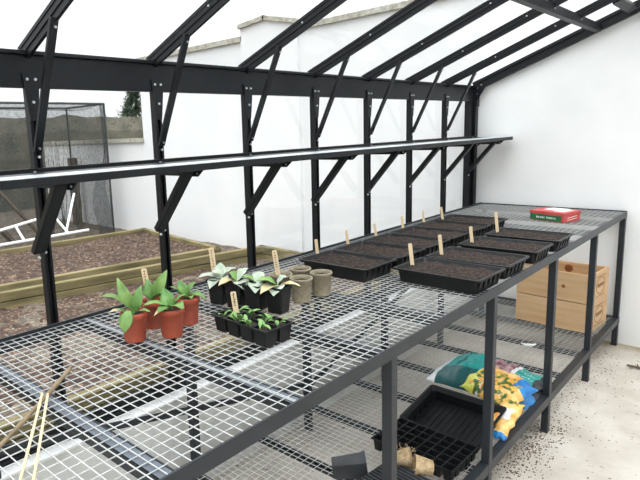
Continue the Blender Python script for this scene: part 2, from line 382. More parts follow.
def wob(p, a=.03): v = noise.noise_vector(Vector(p)*2.3); return Vector(p)+v*a
sheet(lambda u, v: wob((X0+.02*math.sin(v*9), Y0+(Y1-Y0)*u, ZT*v)), 40, 20, net, fc)
sheet(lambda u, v: wob((X0+(X1-X0)*u, Y1, ZT*v)), 20, 20, net, fc)
sheet(lambda u, v: wob((X1, Y0+(Y1-Y0)*u, ZT*v)), 30, 10, net, fc)
sheet(lambda u, v: wob((X0+(X1-X0)*u, Y0+(Y1-Y0)*v, ZT-.05*math.sin(u*math.pi))), 14, 30, net, fc)
sheet(lambda u, v: wob((X0-.04+.035*math.sin(v*14+u*7), Y1-.22*u*(.5+.5*math.sin(v*5+.6)), ZT*v), .04), 12, 30, netf, fc, 'gathered_net')
# things inside / behind the cage
bm = bmnew(); box(bm, -.05, .05, -.05, .05, 0, .95); tag(link('wooden_post', bm, brownw), 'square brown wooden post seen through the cage netting', 'post').location = (-5.72, 3.95, ZG)
bm = bmnew(); beam(bm, (0, 0, 0), (-.35, -.75, 1.15), .10, .04, Vector((0, 1, 0)))
beam(bm, (.05, .35, 0), (-.1, -.35, 1.0), .05, .03, Vector((0, 1, 0)))
tag(link('old_board', bm, darkw), 'dark weathered boards leaning inside the net cage behind the white frame', 'board').location = (-5.0, 2.72, ZG)
for k, (x, y, h) in enumerate([(-5.2, 3.3, 1.2), (-5.35, 3.55, 1.3), (-5.0, 3.6, 1.1)]):
    bm = bmnew(); random.seed(k+3)
    for q in range(6):
        a = random.uniform(0, 6.28); p = Vector((.02*math.cos(a), .02*math.sin(a), 0)); pts = [p.copy()]
        for s in range(6): p = p+Vector((random.uniform(-.035, .035), random.uniform(-.035, .035), h/6)); pts.append(p.copy())
        tube(bm, pts, [.006*(1-s/8) for s in range(7)], 5)
    o = link('fruit_cane', bm, twigm); o.location = (x, y, ZG)
    tag(o, 'clump of thin bare fruit canes inside the net cage', 'plant', 'bare fruit canes inside the cage')

# white tubular frame lying on the far bed
ly = thing('white_ladder_frame', (-4.4, 2.8, .21), 0, 'white tubular ladder-like frame lying tilted between the larger raised bed and the net cage', 'frame')
LT = Matrix.Translation((4.4, -2.8, -.21))
def lyp(name, a, b, r):
    bm = bmnew(); tube(bm, [a, b], r, 8); bm.transform(LT); link(name, bm, white_pl, ly)
lyp('rail', (-4.27, 1.2, .335), (-4.27, 3.30, .350), .016); lyp('rail', (-4.50, 1.3, .30), (-4.50, 2.82, .53), .016)
lyp('rung', (-4.50, 2.55, .470), (-4.27, 2.53, .340), .014); lyp('rung', (-4.48, 3.02, .50), (-4.27, 3.04, .352), .014)
lyp('upright', (-4.52, 3.29, .77), (-4.30, 3.03, .36), .014); lyp('rung', (-4.27, 1.75, .34), (-4.50, 1.77, .38), .014)

# ---------------------------------------------------------------- hedges and trees beyond
def bushmesh(bm, L, W, H, n, size, seed):
    random.seed(seed)
    for _ in range(n):
        u = random.uniform(-.5, .5); v = random.gauss(0, .28); hz = random.random()**.8
        top = H*(.86+.14*noise.noise((u*L*.7, seed, 0))+.10*noise.noise((u*L*3.1, seed, 2)))
        p = Vector((u*L, v*W, hz*top)); dd = Vector((random.gauss(0, 1), random.gauss(0, 1), random.gauss(.7, .8))).normalized()
        s = dd.cross(Vector((random.random(), random.random(), random.random()))).normalized()
        l = size*random.uniform(.6, 1.5)
        a, b, c, e = p-s*l*.13, p+dd*l*.5-s*l*.16, p+dd*l, p+dd*l*.5+s*l*.16
        bm.faces.new([bm.verts.new(q) for q in (a, b, c, e)])
    g = [[bm.verts.new((-L/2+L*i/40, s*W*.33*math.cos(math.pi/2*(z**3)), H*.92*z*(.95+.05*noise.noise((i*.4, seed, 0))))) for z in (0, .3, .6, .85, 1)] for s in (-1, 1) for i in range(41)]
    for s in (0, 41):
        for i in range(40):
            for k in range(4): bm.faces.new((g[s+i][k], g[s+i+1][k], g[s+i+1][k+1], g[s+i][k+1]))
for k, (x, y, rz, L, H, mt, lab) in enumerate([(-11.0, 8.7, .05, 5.5, 1.83, hedgeg, 'tangled brown green hedge beyond the low part of the garden wall'),
                                         (-8.6, 2.8, 1.52, 9.3, 2.10, twigm, 'grey brown leafless hedge behind the net cage'),
                                         (-17, 15.5, .3, 14, 2.15, hedgeg, 'distant hazy hedge line behind the garden wall hedge')]):
    bm = bmnew(); bushmesh(bm, L, .9, H, 16000, .04 if k < 2 else .08, k+11); o = link('hedge', bm, mt); o.location = (x, y, 0); o.rotation_euler = (0, 0, rz)
    tag(o, lab, 'hedge')
def conifer(x, y, H, W, seed, lab):
    t = thing('conifer_tree', (x, y, 0), 0, lab, 'tree', 'conifers beyond the garden wall')
    bm = bmnew(); tube(bm, [(0, 0, 0), (.03, 0, H*.5), (0, 0, H)], [.09, .05, .01], 7); link('trunk', bm, bark, t)
    bm = bmnew(); random.seed(seed)
    for _ in range(420):
        z = random.uniform(.25, 1); r = W*(1.05-z)*random.uniform(.6, 1.15); a = random.uniform(0, 6.28)
        e = Vector((r*math.cos(a), r*math.sin(a), z*H+r*.35)); s0 = Vector((0, 0, z*H))
        for q in range(26):
            p = s0.lerp(e, random.uniform(.25, 1)); dd = (e-s0).normalized()+Vector((random.gauss(0, .6), random.gauss(0, .6), random.gauss(0, .5))); dd.normalize()
            s = dd.cross(Vector((0, 0, 1))).normalized(); l = random.uniform(.06, .16)
            bm.faces.new([bm.verts.new(v) for v in (p-s*.02, p+dd*l, p+s*.02)])
    link('crown', bm, firm, t)
conifer(-14.75, 11.3, 3.25, 1.35, 5, 'dark green conifer rising above the hedge just left of the tall wall end')
conifer(-17.6, 12.9, 2.75, 1.1, 8, 'smaller feathery conifer left of and behind the dark one')

# ---------------------------------------------------------------- shelf
sh = thing('glazing_shelf', (.16, 1.9, 1.28), 0, 'long dark metal shelf along the glazed wall, sky highlight painted on its front top', 'shelf')
T = Matrix.Translation((-.16, -1.9, -1.28))
def shp(name, bm, mt, par=None): bm.transform(T); return link(name, bm, mt, par or sh)
bm = bmnew(); box(bm, .254, .261, -.7, YW-.03, 1.286, 1.308, .001); box(bm, .235, .258, -.7, YW-.03, 1.286, 1.289); shp('front_rail', bm, frame)
bm = bmnew(); box(bm, .002, .010, -.7, YW-.055, 1.286, 1.3205, .001); box(bm, .0, .03, -.7, YW-.055, 1.286, 1.290); shp('back_rail', bm, frame)
for a, b in ((-.7, 1.235), (1.245, 2.9), (2.91, YW-.03)):
    bm = bmnew(); box(bm, .145, .259, a, b, 1.307, 1.3095); shp('shelf_board', bm, shelf_sheen)  # front strip carries the painted sky highlight
    bm = bmnew(); box(bm, .010, .143, a, b, 1.306, 1.3085); shp('back_board', bm, frame)
for y in posts+[YW-.10]:
    bm = bmnew(); y -= .030
    a, b = Vector((.004, y, 1.062)), Vector((.190, y, 1.280)); wv = .036; 
    beam(bm, a, b, wv, .006, Vector((1, 0, -.8)).normalized(), .001)
    for s in (-1, 1): beam(bm, a+Vector((-.006, s*wv/2, .006)), b+Vector((-.006, s*wv/2, .006)), .003, .018, Vector((1, 0, -.8)).normalized())
    o = shp('bracket', bm, frame)
    bm = bmnew(); prism(bm, [(0, 1.286), (0, 1.262), (.205, 1.262), (.235, 1.286)], 'y', y+.019, y+.023); shp('arm', bm, frame, o)
    for p_, ax in (((.205, y+.018, 1.273), (0, 1, 0)), ((.010, y-.004, 1.05), (1, 0, 0)), ((.03, y, 1.3095), (0, 0, 1))):
        bm = bmnew(); bolt_at(bm, p_, .004, ax); shp('bolt', bm, bolt, o)

# ---------------------------------------------------------------- bench
bx0, bx1, by0, by1, HB = .055, .938, -.20, YE, .84
bn = thing('wire_mesh_bench', (.5, 1.85, 0), 0, 'long two-tier grey steel potting bench with galvanised wire mesh top', 'bench')
T2 = Matrix.Translation((-.5, -1.85, 0))
def bp(name, bm, mt, par=None, sm=False): bm.transform(T2); return link(name, bm, mt, par or bn, sm)
def angle(bm, axis, p, a, b, wd, ht, t=.004, flip=1):
    if axis == 'y': box(bm, min(p, p-flip*t), max(p, p-flip*t), a, b, HB-ht+.004, HB+.004, 0); box(bm, min(p, p-flip*wd), max(p, p-flip*wd), a, b, HB-.006, HB-.002)
bm = bmnew(); box(bm, bx1-.005, bx1, by0, by1, HB-.030, HB+.006, .001); box(bm, bx1-.030, bx1-.005, by0, by1, HB-.030, HB-.026); bp('front_rail', bm, benchm)
bm = bmnew(); box(bm, bx0, bx0+.005, by0, by1, HB-.035, HB+.010, .001); box(bm, bx0+.005, bx0+.03, by0, by1, HB-.010, HB-.006); bp('back_rail', bm, benchm)
for y in (by0, by1-.005):
    bm = bmnew(); box(bm, bx0, bx1, y, y+.005, HB-.035, HB+.008, .001); bp('end_rail', bm, benchm)
legy = [.503, 1.228, 1.915, 2.602, 3.285]
leg_all = [by0+.02]+legy+[by1-.02]
for y in leg_all:
    bm = bmnew(); box(bm, bx1-.031, bx1-.001, y-.015, y+.015, 0, HB-.03, .002); box(bm, bx1-.033, bx1, y-.017, y+.017, 0, .012, .002); bp('leg', bm, benchm)
    bm = bmnew(); box(bm, bx0+.022, bx0+.052, y-.015, y+.015, 0, HB-.012, .002); bp('leg', bm, benchm)
step = .3425
for k in range(-1, 11):
    y = .833+step*k-.0
    if k in (-2,): continue
    if y > by1-.05 or y < by0+.03: continue
    bm = bmnew(); box(bm, bx0+.004, bx1-.006, y-.001, y+.026, HB-.008, HB-.004); box(bm, bx0+.004, bx1-.006, y-.001, y+.003, HB-.034, HB-.006)
    box(bm, bx0+.004, bx1-.006, y+.028, y+.031, HB-.03, HB-.004)
    cb = bp('cross_bar', bm, [benchm, sheenbar] if k < 1 else benchm)
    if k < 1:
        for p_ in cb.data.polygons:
            if p_.normal.z > .9 and p_.area > .015: p_.material_index = 1  # sky sheen painted on the upward faces
def meshpanel(x0, x1, ya, yb, z, sx, sy, r, name):
    bm = bmnew(); nx = round((x1-x0)/sx); ny = round((yb-ya)/sy)
    for i in range(nx+1):
        x = x0+(x1-x0)*i/nx; box(bm, x-r, x+r, ya, yb, z-r, z+r)
    for j in range(ny+1):
        y = ya+(yb-ya)*j/ny; box(bm, x0, x1, y-r, y+r, z+r*.6, z+r*2.6)
    return bp(name, bm, galv)
for a, b in ((by0+.008, .835), (.84, 1.87), (1.876, 2.90), (2.905, by1-.008)): meshpanel(bx0+.008, bx1-.008, a, b, HB-.001, .0300, .0254, .0009, 'mesh_panel')
# lower shelf
ZL = .178; lx0 = .085
bm = bmnew(); box(bm, bx1-.036, bx1-.002, by0, by1, ZL-.038, ZL+.002, .002); bp('lower_front_rail', bm, benchm)
bm = bmnew(); box(bm, lx0, lx0+.03, by0, by1, ZL-.038, ZL+.002, .002); bp('lower_back_rail', bm, benchm)
bm = bmnew(); box(bm, lx0, bx1, by1-.03, by1, ZL-.038, ZL+.004, .002); bp('lower_end_rail', bm, benchm)
k = 0; y = 1.005
for k in range(-2, 10):
    y = 1.188+step*k+.325
    if y < by0+.03 or y > by1-.05: continue
    bm = bmnew(); box(bm, lx0+.02, bx1-.03, y, y+.024, ZL-.012, ZL-.008); box(bm, lx0+.02, bx1-.03, y, y+.004, ZL-.034, ZL-.008); bp('lower_cross_bar', bm, benchm)
for a, b in ((by0+.008, 1.18), (1.19, 2.55), (2.56, by1-.01)): meshpanel(lx0+.02, bx1-.02, a, b, ZL-.004, .0300, .0254, .0009, 'lower_mesh_panel')
for a, b in (((.1, .503, .55), (.1, 1.873, .243)), ((.1, 1.873, .213), (.1, 3.243, .604))):
    bm = bmnew(); beam(bm, a, b, .006, .026, Vector((0, 0, 1))); bp('tie_bar', bm, benchm)

# ---------------------------------------------------------------- labels (wooden markers)
def label_thing(h, wd, loc, rz, lean, text, lab, group=None):
    t = thing('plant_label', loc, rz, lab, 'plant label', group)
    t.rotation_euler = (lean[0], lean[1], rz)
    bm = bmnew(); prism(bm, [(-wd*.18, 0), (wd*.18, 0), (wd/2, h*.16), (wd/2, h*.97), (wd*.35, h), (-wd*.35, h), (-wd/2, h*.97), (-wd/2, h*.16)], 'y', -.0009, .0009)
    link('blade', bm, labelm, t)
    if text:
        random.seed(int(h*9999)); bm = bmnew()
        for q in range(7):
            z = h*(.92-.075*q); a = random.uniform(-.3, -.1)*wd; b = random.uniform(.05, .3)*wd
            beam(bm, (a, -.0013, z), (b, -.0013, z+random.uniform(-.003, .003)), .0006, .0016)
            beam(bm, ((a+b)/2, -.0013, z-.003), ((a+b)/2+.001, -.0013, z+.003), .0006, .0012, Vector((1, 0, 0)))
        link('handwriting', bm, pencil, t)
    return t

# ---------------------------------------------------------------- seed trays with compost
def tray_mesh(bm, L, W, H, taper=.018, rim=.009, t=.0025, ribs=True):
    """open seed tray, origin at centre of its base"""
    def ring(l, w, z, r=.014, n=4):
        out = []
        for sx, sy, a0 in ((1, 1, 0), (-1, 1, 90), (-1, -1, 180), (1, -1, 270)):
            for q in range(n+1):
                a = R(a0+90*q/n); out.append(bm.verts.new((sx*(l/2-r)+r*math.cos(a), sy*(w/2-r)+r*math.sin(a), z)))
        return out
    rs = [ring(L-2*taper, W-2*taper, 0), ring(L-2*taper*.35-2*rim, W-2*taper*.35-2*rim, H-.012), ring(L-2*rim, W-2*rim, H-.010), ring(L-2*rim, W-2*rim, H-.007), ring(L, W, H-.006), ring(L, W, H),
          ring(L-2*rim, W-2*rim, H), ring(L-2*taper*.4-2*rim-.004, W-2*taper*.4-2*rim-.004, H-.016), ring(L-2*taper-.006, W-2*taper-.006, t)]
    n = len(rs[0])
    for A, B in zip(rs, rs[1:]):
        for k in range(n): bm.faces.new((A[k], A[(k+1) % n], B[(k+1) % n], B[k]))
    bm.faces.new(rs[0]); bm.faces.new(rs[-1])
    if ribs:
        for s in (-1, 1):
            for q in range(5):
                y = -W/2+W*(q+1)/6; beam(bm, (s*(L/2-taper-.004), y, .002), (s*(L/2-rim-.002), y, H-.012), .012, .008, Vector((s, 0, .2)))
def soil_sheet(bm, L, W, z, amp, nx, ny, seed=0):
    g = [[bm.verts.new((-L/2+L*i/nx, -W/2+W*j/ny, z+amp*noise.noise((i*.45, j*.45, seed))+amp*noise.noise((i*.13, j*.13, seed+4)))) for j in range(ny+1)] for i in range(nx+1)]
    for i in range(nx):
        for j in range(ny): bm.faces.new((g[i][j], g[i+1][j], g[i+1][j+1], g[i][j+1]))
TL, TW, TH = .322, .228, .052
ZB = HB+.0035
def seed_tray(x, y, rz, lab, seed, L=TL, proto=[]):
    if not proto:
        t = thing('seed_tray', (x, y, ZB), rz); bm = bmnew(); tray_mesh(bm, L, TW, TH); link('tray', bm, blackp, t); 
        bm = bmnew(); soil_sheet(bm, TL-.034, TW-.034, TH-.011, .006, 60, 42, seed); link('compost', bm, compost, t, True); proto.append(t)
    else:
        t = copy_tree(proto[0]); t.location = (x, y, ZB); t.rotation_euler = (0, 0, rz + (math.pi if seed % 2 else 0))
    tag(t, lab, 'seed tray', 'compost filled seed trays on the bench')
    return t
ordL = ['nearest black seed tray in the row by the glass, next to the fibre pots', 'second compost filled seed tray from the fibre pots, row by the glass',
        'third compost filled seed tray from the fibre pots, row by the glass', 'fourth compost filled seed tray from the fibre pots, row by the glass',
        'fifth compost filled seed tray from the fibre pots, next to last by the glass', 'farthest black seed tray of compost in the row by the glass']
YL = [1.795, 2.030, 2.267, 2.500, 2.731, 2.961]
for k, y in enumerate(YL): seed_tray(.402, y, R([-.5, .5, 0, -.5, .3, 0][k]), ordL[k], k)
YRr = [1.880, 2.120, 2.405, 2.680]
ordR = ['nearest seed tray of reddish brown compost at the front edge of the bench', 'second seed tray of brown compost along the front edge, touching the nearest one',
        'third seed tray of compost along the front edge, behind a small gap', 'farthest seed tray of compost in the front row, towards the red box']
for k, y in enumerate(YRr): seed_tray([.778, .781, .784, .788][k], y, R([-1.5, -.5, 1, 0][k]), ordR[k], k+1)
st = [(.247, 1.81, ''), (.240, 2.045, ''), (.243, 2.275, ''), (.240, 2.53, ''), (.245, 2.745, ''), (.262, 2.93, '')]
for k, (x, y, nm) in enumerate(st):
    label_thing(.085, .013, (x, y, HB+.032), R(44+random.uniform(-8, 8)), (R(2), R(-5-(k % 3)*2)), False, f'plain wooden label in the {["nearest", "second", "third", "fourth", "fifth", "farthest"][k]} tray of the row by the glass' , 'wooden labels in the seed trays')
for k, (x, y, h) in enumerate([(.642, 1.875, .098), (.645, 2.11, .094), (.650, 2.395, .086), (.645, 2.70, .112)]):
    label_thing(h, .014, (x, y, HB+.034), R(38), (R(2), R(-7)), False, f'plain wooden label in the {["nearest", "second", "third", "farthest"][k]} tray of the front row', 'wooden labels in the seed trays')

# ---------------------------------------------------------------- leaves and pots
def leaf(bm, base, tip, width, droop=.0, fold=.25, up=Vector((0, 0, 1)), mi=0, n=8, wave=0):
    """blade from base to tip with a folded midrib and a curved length; gets its own thickness"""
    base, tip = Vector(base), Vector(tip); dd = tip-base; L = dd.length; ctrl = base+dd*.5+Vector(up)*L*.28+Vector((0, 0, -droop*L))
    prev = None
    rows = []
    for i in range(n+1):
        u = i/n; p = base*(1-u)**2+ctrl*2*u*(1-u)+tip*u*u; tg = ((ctrl-base)*(1-u)+(tip-ctrl)*u).normalized()
        s = tg.cross(Vector(up)); s = s.normalized() if s.length > 1e-4 else Vector((1, 0, 0)); nn = s.cross(tg).normalized()
        w2 = width/2*max(.07, math.sin(math.pi*min(1, (u*.93+.04)**.8)))*(1.0)
        wv = wave*math.sin(u*15)*width
        rows.append([p-s*w2+nn*(w2*fold+wv), p-s*w2*.5+nn*w2*fold*.35, p, p+s*w2*.5+nn*w2*fold*.35, p+s*w2+nn*(w2*fold-wv)])
    T = .0009
    top = [[bm.verts.new(v) for v in r] for r in rows]; bot = [[bm.verts.new(v-Vector((0, 0, T))) for v in r] for r in rows]
    for i in range(n):
        for j in range(4):
            bm.faces.new((top[i][j], top[i+1][j], top[i+1][j+1], top[i][j+1])).material_index = mi
            bm.faces.new((bot[i][j], bot[i][j+1], bot[i+1][j+1], bot[i+1][j])).material_index = mi
        for j in (0, 4): bm.faces.new((top[i][j], top[i+1][j], bot[i+1][j], bot[i][j])).material_index = mi
SR = Vector((.714, .700, 0)); SF = Vector((-.700, .714, 0)); SU = Vector((0, 0, 1))   # right / away / up as seen by someone standing in the walkway
def V(r, a, u): return SR*r+SF*a+SU*u
def pot_round(rt, rb, h, mt, parent, name='pot', rimh=.012, soil=None, wob_=0):
    bm = bmnew(); t = .0022
    lathe(bm, [(0, 0), (rb, 0), (rb+.001, .004), (rt-.003, h-rimh), (rt, h-rimh+.001), (rt, h-.001), (rt-.001, h), (rt-t-.001, h), (rt-t-.002, h-.01), (rb-t, .004), (0, .004)], 32, wob=wob_)
    o = link(name, bm, mt, parent, False)
    for p in o.data.polygons: p.use_smooth = abs(p.normal.z) < .6
    if soil:
        bm = bmnew(); rs = rt-.007; g = []
        for i in range(8):
            r = rs*i/7; g.append([bm.verts.new((r*math.cos(a), r*math.sin(a), h-.012+.0025*noise.noise((r*150*math.cos(a), r*150*math.sin(a), h*9)))) for a in [2*math.pi*k/24 for k in range(24)]] if i else [bm.verts.new((0, 0, h-.012))])
        for k in range(24): bm.faces.new((g[0][0], g[1][k], g[1][(k+1) % 24]))
        for i in range(1, 7):
            for k in range(24): bm.faces.new((g[i][k], g[i][(k+1) % 24], g[i+1][(k+1) % 24], g[i+1][k]))
        link('compost', bm, soil, parent, True)
    return o
def plant(parent, z, leaves, mats, stem=leafd):
    """leaves: (base offset, tip, width, droop, material index)"""
    bm = bmnew(); bs = bmnew()
    for b, tp, wd, dr, mi in leaves:
        b, tp = V(*b), V(*tp); b.z += z; tp.z += z
        root = Vector((b.x*.15, b.y*.15, z-.004)); tube(bs, [root, root.lerp(b, .6)+Vector((0, 0, .004)), b+(tp-b)*.04], [.0022, .0018, .0012], 6)
        dirp = tp-b; upv = Vector((0, 0, 1)) if abs(dirp.normalized().z) < .8 else -SF*1.0+Vector((0, 0, .2))
        leaf(bm, b, tp, wd, dr, .25, upv.normalized(), mi, 9, .03)
    link('leaf', bm, mats, parent, True); link('stem', bs, stem, parent, True)

LM = [leafg, leafd, leafe]
tp = [
 ((.358, .828), 'terracotta coloured pot nearest the walkway, one broad leaf drooping over its front', [
   ((-.008, 0, .016), (-.088, -.01, .058), .040, -.12, 0), ((-.006, -.030, .024), (-.018, -.052, -.030), .036, 0, 0), ((0, .006, .022), (-.042, .02, .104), .034, .08, 0), ((-.01, -.01, .01), (-.062, -.03, .020), .026, 0, 2),
   ((.004, .002, .016), (.026, .0, .085), .032, .05, 1), ((-.004, -.004, .006), (-.045, -.02, .022), .020, 0, 1), ((.004, -.004, .006), (.052, -.03, .018), .020, 0, 1), ((0, 0, .010), (.012, .02, .060), .022, 0, 0)]),
 ((.413, .915), 'terracotta coloured pot on the right of the cluster, leaves splayed widely to both sides', [
   ((-.004, -.002, .012), (-.078, -.02, .022), .036, -.05, 0), ((.002, -.010, .016), (.040, -.045, .020), .046, -.05, 0), ((0, .004, .014), (-.022, .03, .060), .038, 0, 1), ((.0, -.012, .014), (-.028, -.05, .014), .036, 0, 1),
   ((.004, 0, .012), (.042, .006, .046), .028, 0, 0), ((-.002, -.004, .006), (-.040, -.045, .004), .022, 0, 2), ((0, .004, .014), (.004, .02, .050), .020, 0, 1)]),
 ((.310, .928), 'terracotta coloured pot at the back left of the cluster with upright leaves', [
   ((0, 0, .014), (-.014, .01, .072), .034, 0, 1), ((.004, 0, .020), (.046, .01, .098), .036, .05, 0), ((0, -.004, .008), (.035, -.03, .040), .026, 0, 1), ((-.004, 0, .008), (-.045, -.01, .042), .022, 0, 1)]),
 ((.366, 1.012), 'terracotta coloured pot at the back right, half hidden, with spreading leaves', [
   ((0, 0, .014), (-.022, .01, .060), .034, 0, 1), ((.004, 0, .014), (.056, -.01, .004), .040, -.1, 0), ((0, .004, .014), (.026, .02, .050), .032, 0, 0), ((-.004, -.002, .008), (-.05, -.01, .046), .024, 0, 1), ((.002, -.004, .006), (.02, -.045, .018), .026, 0, 0)]),
]
for (x, y), lab, lv in tp:
    t = thing('potted_plant', (x, y, ZB), 0, lab, 'potted plant', 'leafy plants in terracotta coloured pots')
    pot_round(.0385, .0285, .082, terracotta, t, 'pot', .016, compost)
    plant(t, .070, lv, LM)
label_thing(.115, .017, (.290, .934, ZB+.060), R(36), (R(3), R(-6)), True, 'handwritten wooden label standing among the terracotta coloured pots', 'handwritten wooden labels in pots')

# silver leaved plants in square black pots
def square_pot(parent, s1=.070, s0=.052, h=.084):
    bm = bmnew()
    def ring(s, z, r=.008):
        return [bm.verts.new((sx*(s/2-r)+r*math.cos(R(a0+90*q/3)), sy*(s/2-r)+r*math.sin(R(a0+90*q/3)), z)) for sx, sy, a0 in ((1, 1, 0), (-1, 1, 90), (-1, -1, 180), (1, -1, 270)) for q in range(4)]
    rs = [ring(s0, 0), ring(s1-.006, h-.010), ring(s1, h-.010), ring(s1, h), ring(s1-.005, h), ring(s1-.008, h-.012), ring(s0-.004, .003)]
    n = len(rs[0])
    for A, B in zip(rs, rs[1:]):
        for k in range(n): bm.faces.new((A[k], A[(k+1) % n], B[(k+1) % n], B[k]))
    bm.faces.new(rs[0]); bm.faces.new(rs[-1]); link('pot', bm, blackp, parent)
    bm = bmnew(); soil_sheet(bm, s1-.016, s1-.016, h-.013, .002, 14, 14); link('compost', bm, compost, parent, True)
SM = [leafp, leafg, leafe]
sq = [((.292, 1.213), 16, 'square black pot of silvery leaves at the row\'s left end, beside the tall label', [
         ((-.004, -.006, .012), (-.030, -.050, -.010), .046, 0, 0), ((-.004, 0, .010), (-0.074, -0.011, 0.016), 0.048, 0, 0), ((0, 0, .014), (0.007, 0.022, 0.058), 0.048, 0, 0), ((.004, 0, .012), (0.056, 0.011, 0.040), 0.050, 0, 0), ((0, -.004, .010), (0.027, -0.045, 0.012), 0.042, 0, 0), ((-.004, 0, .012), (-0.022, -0.022, 0.035), 0.036, 0, 0)]),
      ((.366, 1.222), 12, 'square black pot second from left in the row, green leaf among silvery ones', [
         ((-.004, -.004, .012), (-0.058, -0.039, 0.008), 0.050, 0, 2), ((0, 0, .012), (-0.022, 0.011, 0.040), 0.050, 0, 1), ((0, 0, .012), (0.038, 0.022, 0.046), 0.050, 0, 0), ((.004, -.004, .010), (0.025, -0.050, -0.004), 0.056, 0, 0)]),
      ((.438, 1.238), 9, 'square black pot third along the row, broad pale leaf hanging over its front', [
         ((0, 0, .012), (-0.045, 0.000, 0.034), 0.048, 0, 1), ((0, 0, .012), (0.022, 0.022, 0.042), 0.053, 0, 0), ((0, -.004, .012), (-0.004, -0.056, -0.004), 0.050, 0, 0), ((.004, 0, .010), (0.056, 0.000, 0.018), 0.042, 0, 0)]),
      ((.512, 1.258), 8, 'square black pot at the right end of the row, pale wilted leaves beside fibre pots', [
         ((-.004, 0, .012), (-0.065, 0.000, 0.030), 0.056, 0, 1), ((0, 0, .012), (-0.016, -0.050, -0.006), 0.056, 0, 0), ((0, 0, .014), (0.027, 0.000, 0.040), 0.059, 0, 0), ((.004, 0, .008), (0.069, -0.011, 0.010), 0.034, 0, 2), ((0, -.002, .01), (-0.056, -0.045, 0.000), 0.050, 0, 2)])]
for (x, y), rz, lab, lv in sq:
    t = thing('potted_plant', (x, y, ZB), 0, lab, 'potted plant', 'silvery plants in square black pots')
    square_pot(t); [c.data.transform(Matrix.Rotation(R(rz), 4, 'Z')) for c in kids(t)]
    plant(t, .072, lv, SM, leafs)
label_thing(.125, .018, (.250, 1.235, ZB+.055), R(36), (R(2), R(-5)), True, 'tall handwritten wooden label behind the silvery plants', 'handwritten wooden labels in pots')

# fibre pots
for (x, y), lab, emp in [((.416, 1.386), 'beige fibre pot on the left, holding a wooden label', 0), ((.416, 1.488), 'beige fibre pot at the back of the group of four', 0),
                         ((.500, 1.388), 'beige fibre pot at the front of the group of four', 0), ((.508, 1.486), 'beige fibre pot on the right, nearest the seed trays', 0)]:
    t = thing('fibre_pot', (x, y, ZB), 0, lab, 'plant pot', 'round beige fibre pots')
    pot_round(.0385, .0300, .080, fibre, t, 'pot', .008, compost, .006)
label_thing(.11, .017, (.392, 1.400, ZB+.048), R(36), (R(2), R(-7)), True, 'handwritten wooden label in the left fibre pot', 'handwritten wooden labels in pots')

# seedling cell tray
def cell_tray(parent, L, W, H, nx, ny, mt, soil=True):
    bm = bmnew(); cx, cy = L/nx, W/ny; g = .004
    xs = [-L/2+cx*i for i in range(nx+1)]; ysn = [-W/2+cy*j for j in range(ny+1)]
    for x in xs: box(bm, x-g*.7, x+g*.7, -W/2-g, W/2+g, H-.004, H)
    for y in ysn: box(bm, -L/2-g, L/2+g, y-g*.7, y+g*.7, H-.0042, H-.0002)
    for i in range(nx):
        for j in range(ny):
            x, y = xs[i]+cx/2, ysn[j]+cy/2
            A, B, C_, D = [[bm.verts.new((x+sx*a, y+sy*b, z)) for sx, sy in ((-1, -1), (1, -1), (1, 1), (-1, 1))] for a, b, z in
                           ((cx/2-g*.8, cy/2-g*.8, H-.002), (cx/2-g*1.9, cy/2-g*1.9, 0), (cx/2-g*2.2, cy/2-g*2.2, .002), (cx/2-g*1.0, cy/2-g*1.0, H-.001))]
            for P, Q in ((A, B), (C_, D)):
                for k in range(4): bm.faces.new((P[k], P[(k+1) % 4], Q[(k+1) % 4], Q[k]))
            bm.faces.new(B); bm.faces.new(C_)
    link('tray', bm, mt, parent)
    if soil:
        bm = bmnew()
        for i in range(nx):
            for j in range(ny):
                x, y = xs[i]+cx/2, ysn[j]+cy/2; a = cx/2-g*1.1; b = cy/2-g*1.1
                bm.faces.new([bm.verts.new((x+sx*a, y+sy*b, H-.008+random.uniform(-.001, .001))) for sx, sy in ((-1, -1), (1, -1), (1, 1), (-1, 1))])
        link('compost', bm, compost, parent)
t = thing('cell_tray', (.587, 1.060, ZB), R(-4), 'small black cell tray of young green seedlings nearest the front of the bench', 'seedling tray')
cell_tray(t, .222, .104, .048, 4, 2, blackp)
random.seed(21)
for i in range(4):
    for j in range(2):
        if (i, j) in ((0, 0), ) : pass
        x = -.111+.0555*(i+.5); y = -.052+.052*(j+.5)
        sd = thing('seedling', (0, 0, 0)); sd.parent = t; sd.location = (x, y, .038)
        bm = bmnew(); nl = 7 if (i, j) in ((1, 0), (2, 0), (1, 1), (2, 1)) else 4
        for q in range(nl):
            a = random.uniform(0, 6.28); l = random.uniform(.014, .030); h = random.uniform(.006, .022)
            bx, by = random.uniform(-.012, .012), random.uniform(-.012, .012)
            leaf(bm, (bx, by, h*.4), (bx+l*math.cos(a), by+l*math.sin(a), h+.004), .011, 0, .2, Vector((0, 0, 1)), 0, 5)
            tube(bm, [(bx, by, -.002), (bx, by, h*.4+.001)], .0008, 5)
        o = link('leaf', bm, leafs, sd, True); o.parent = t; o.location = (x, y, .038); o.name = 'seedling'
        bpy.data.objects.remove(sd)
label_thing(.075, .016, (.520, 1.068, ZB+.036), R(36), (R(2), R(-6)), True, 'short handwritten wooden label in the seedling cell tray', 'handwritten wooden labels in pots')

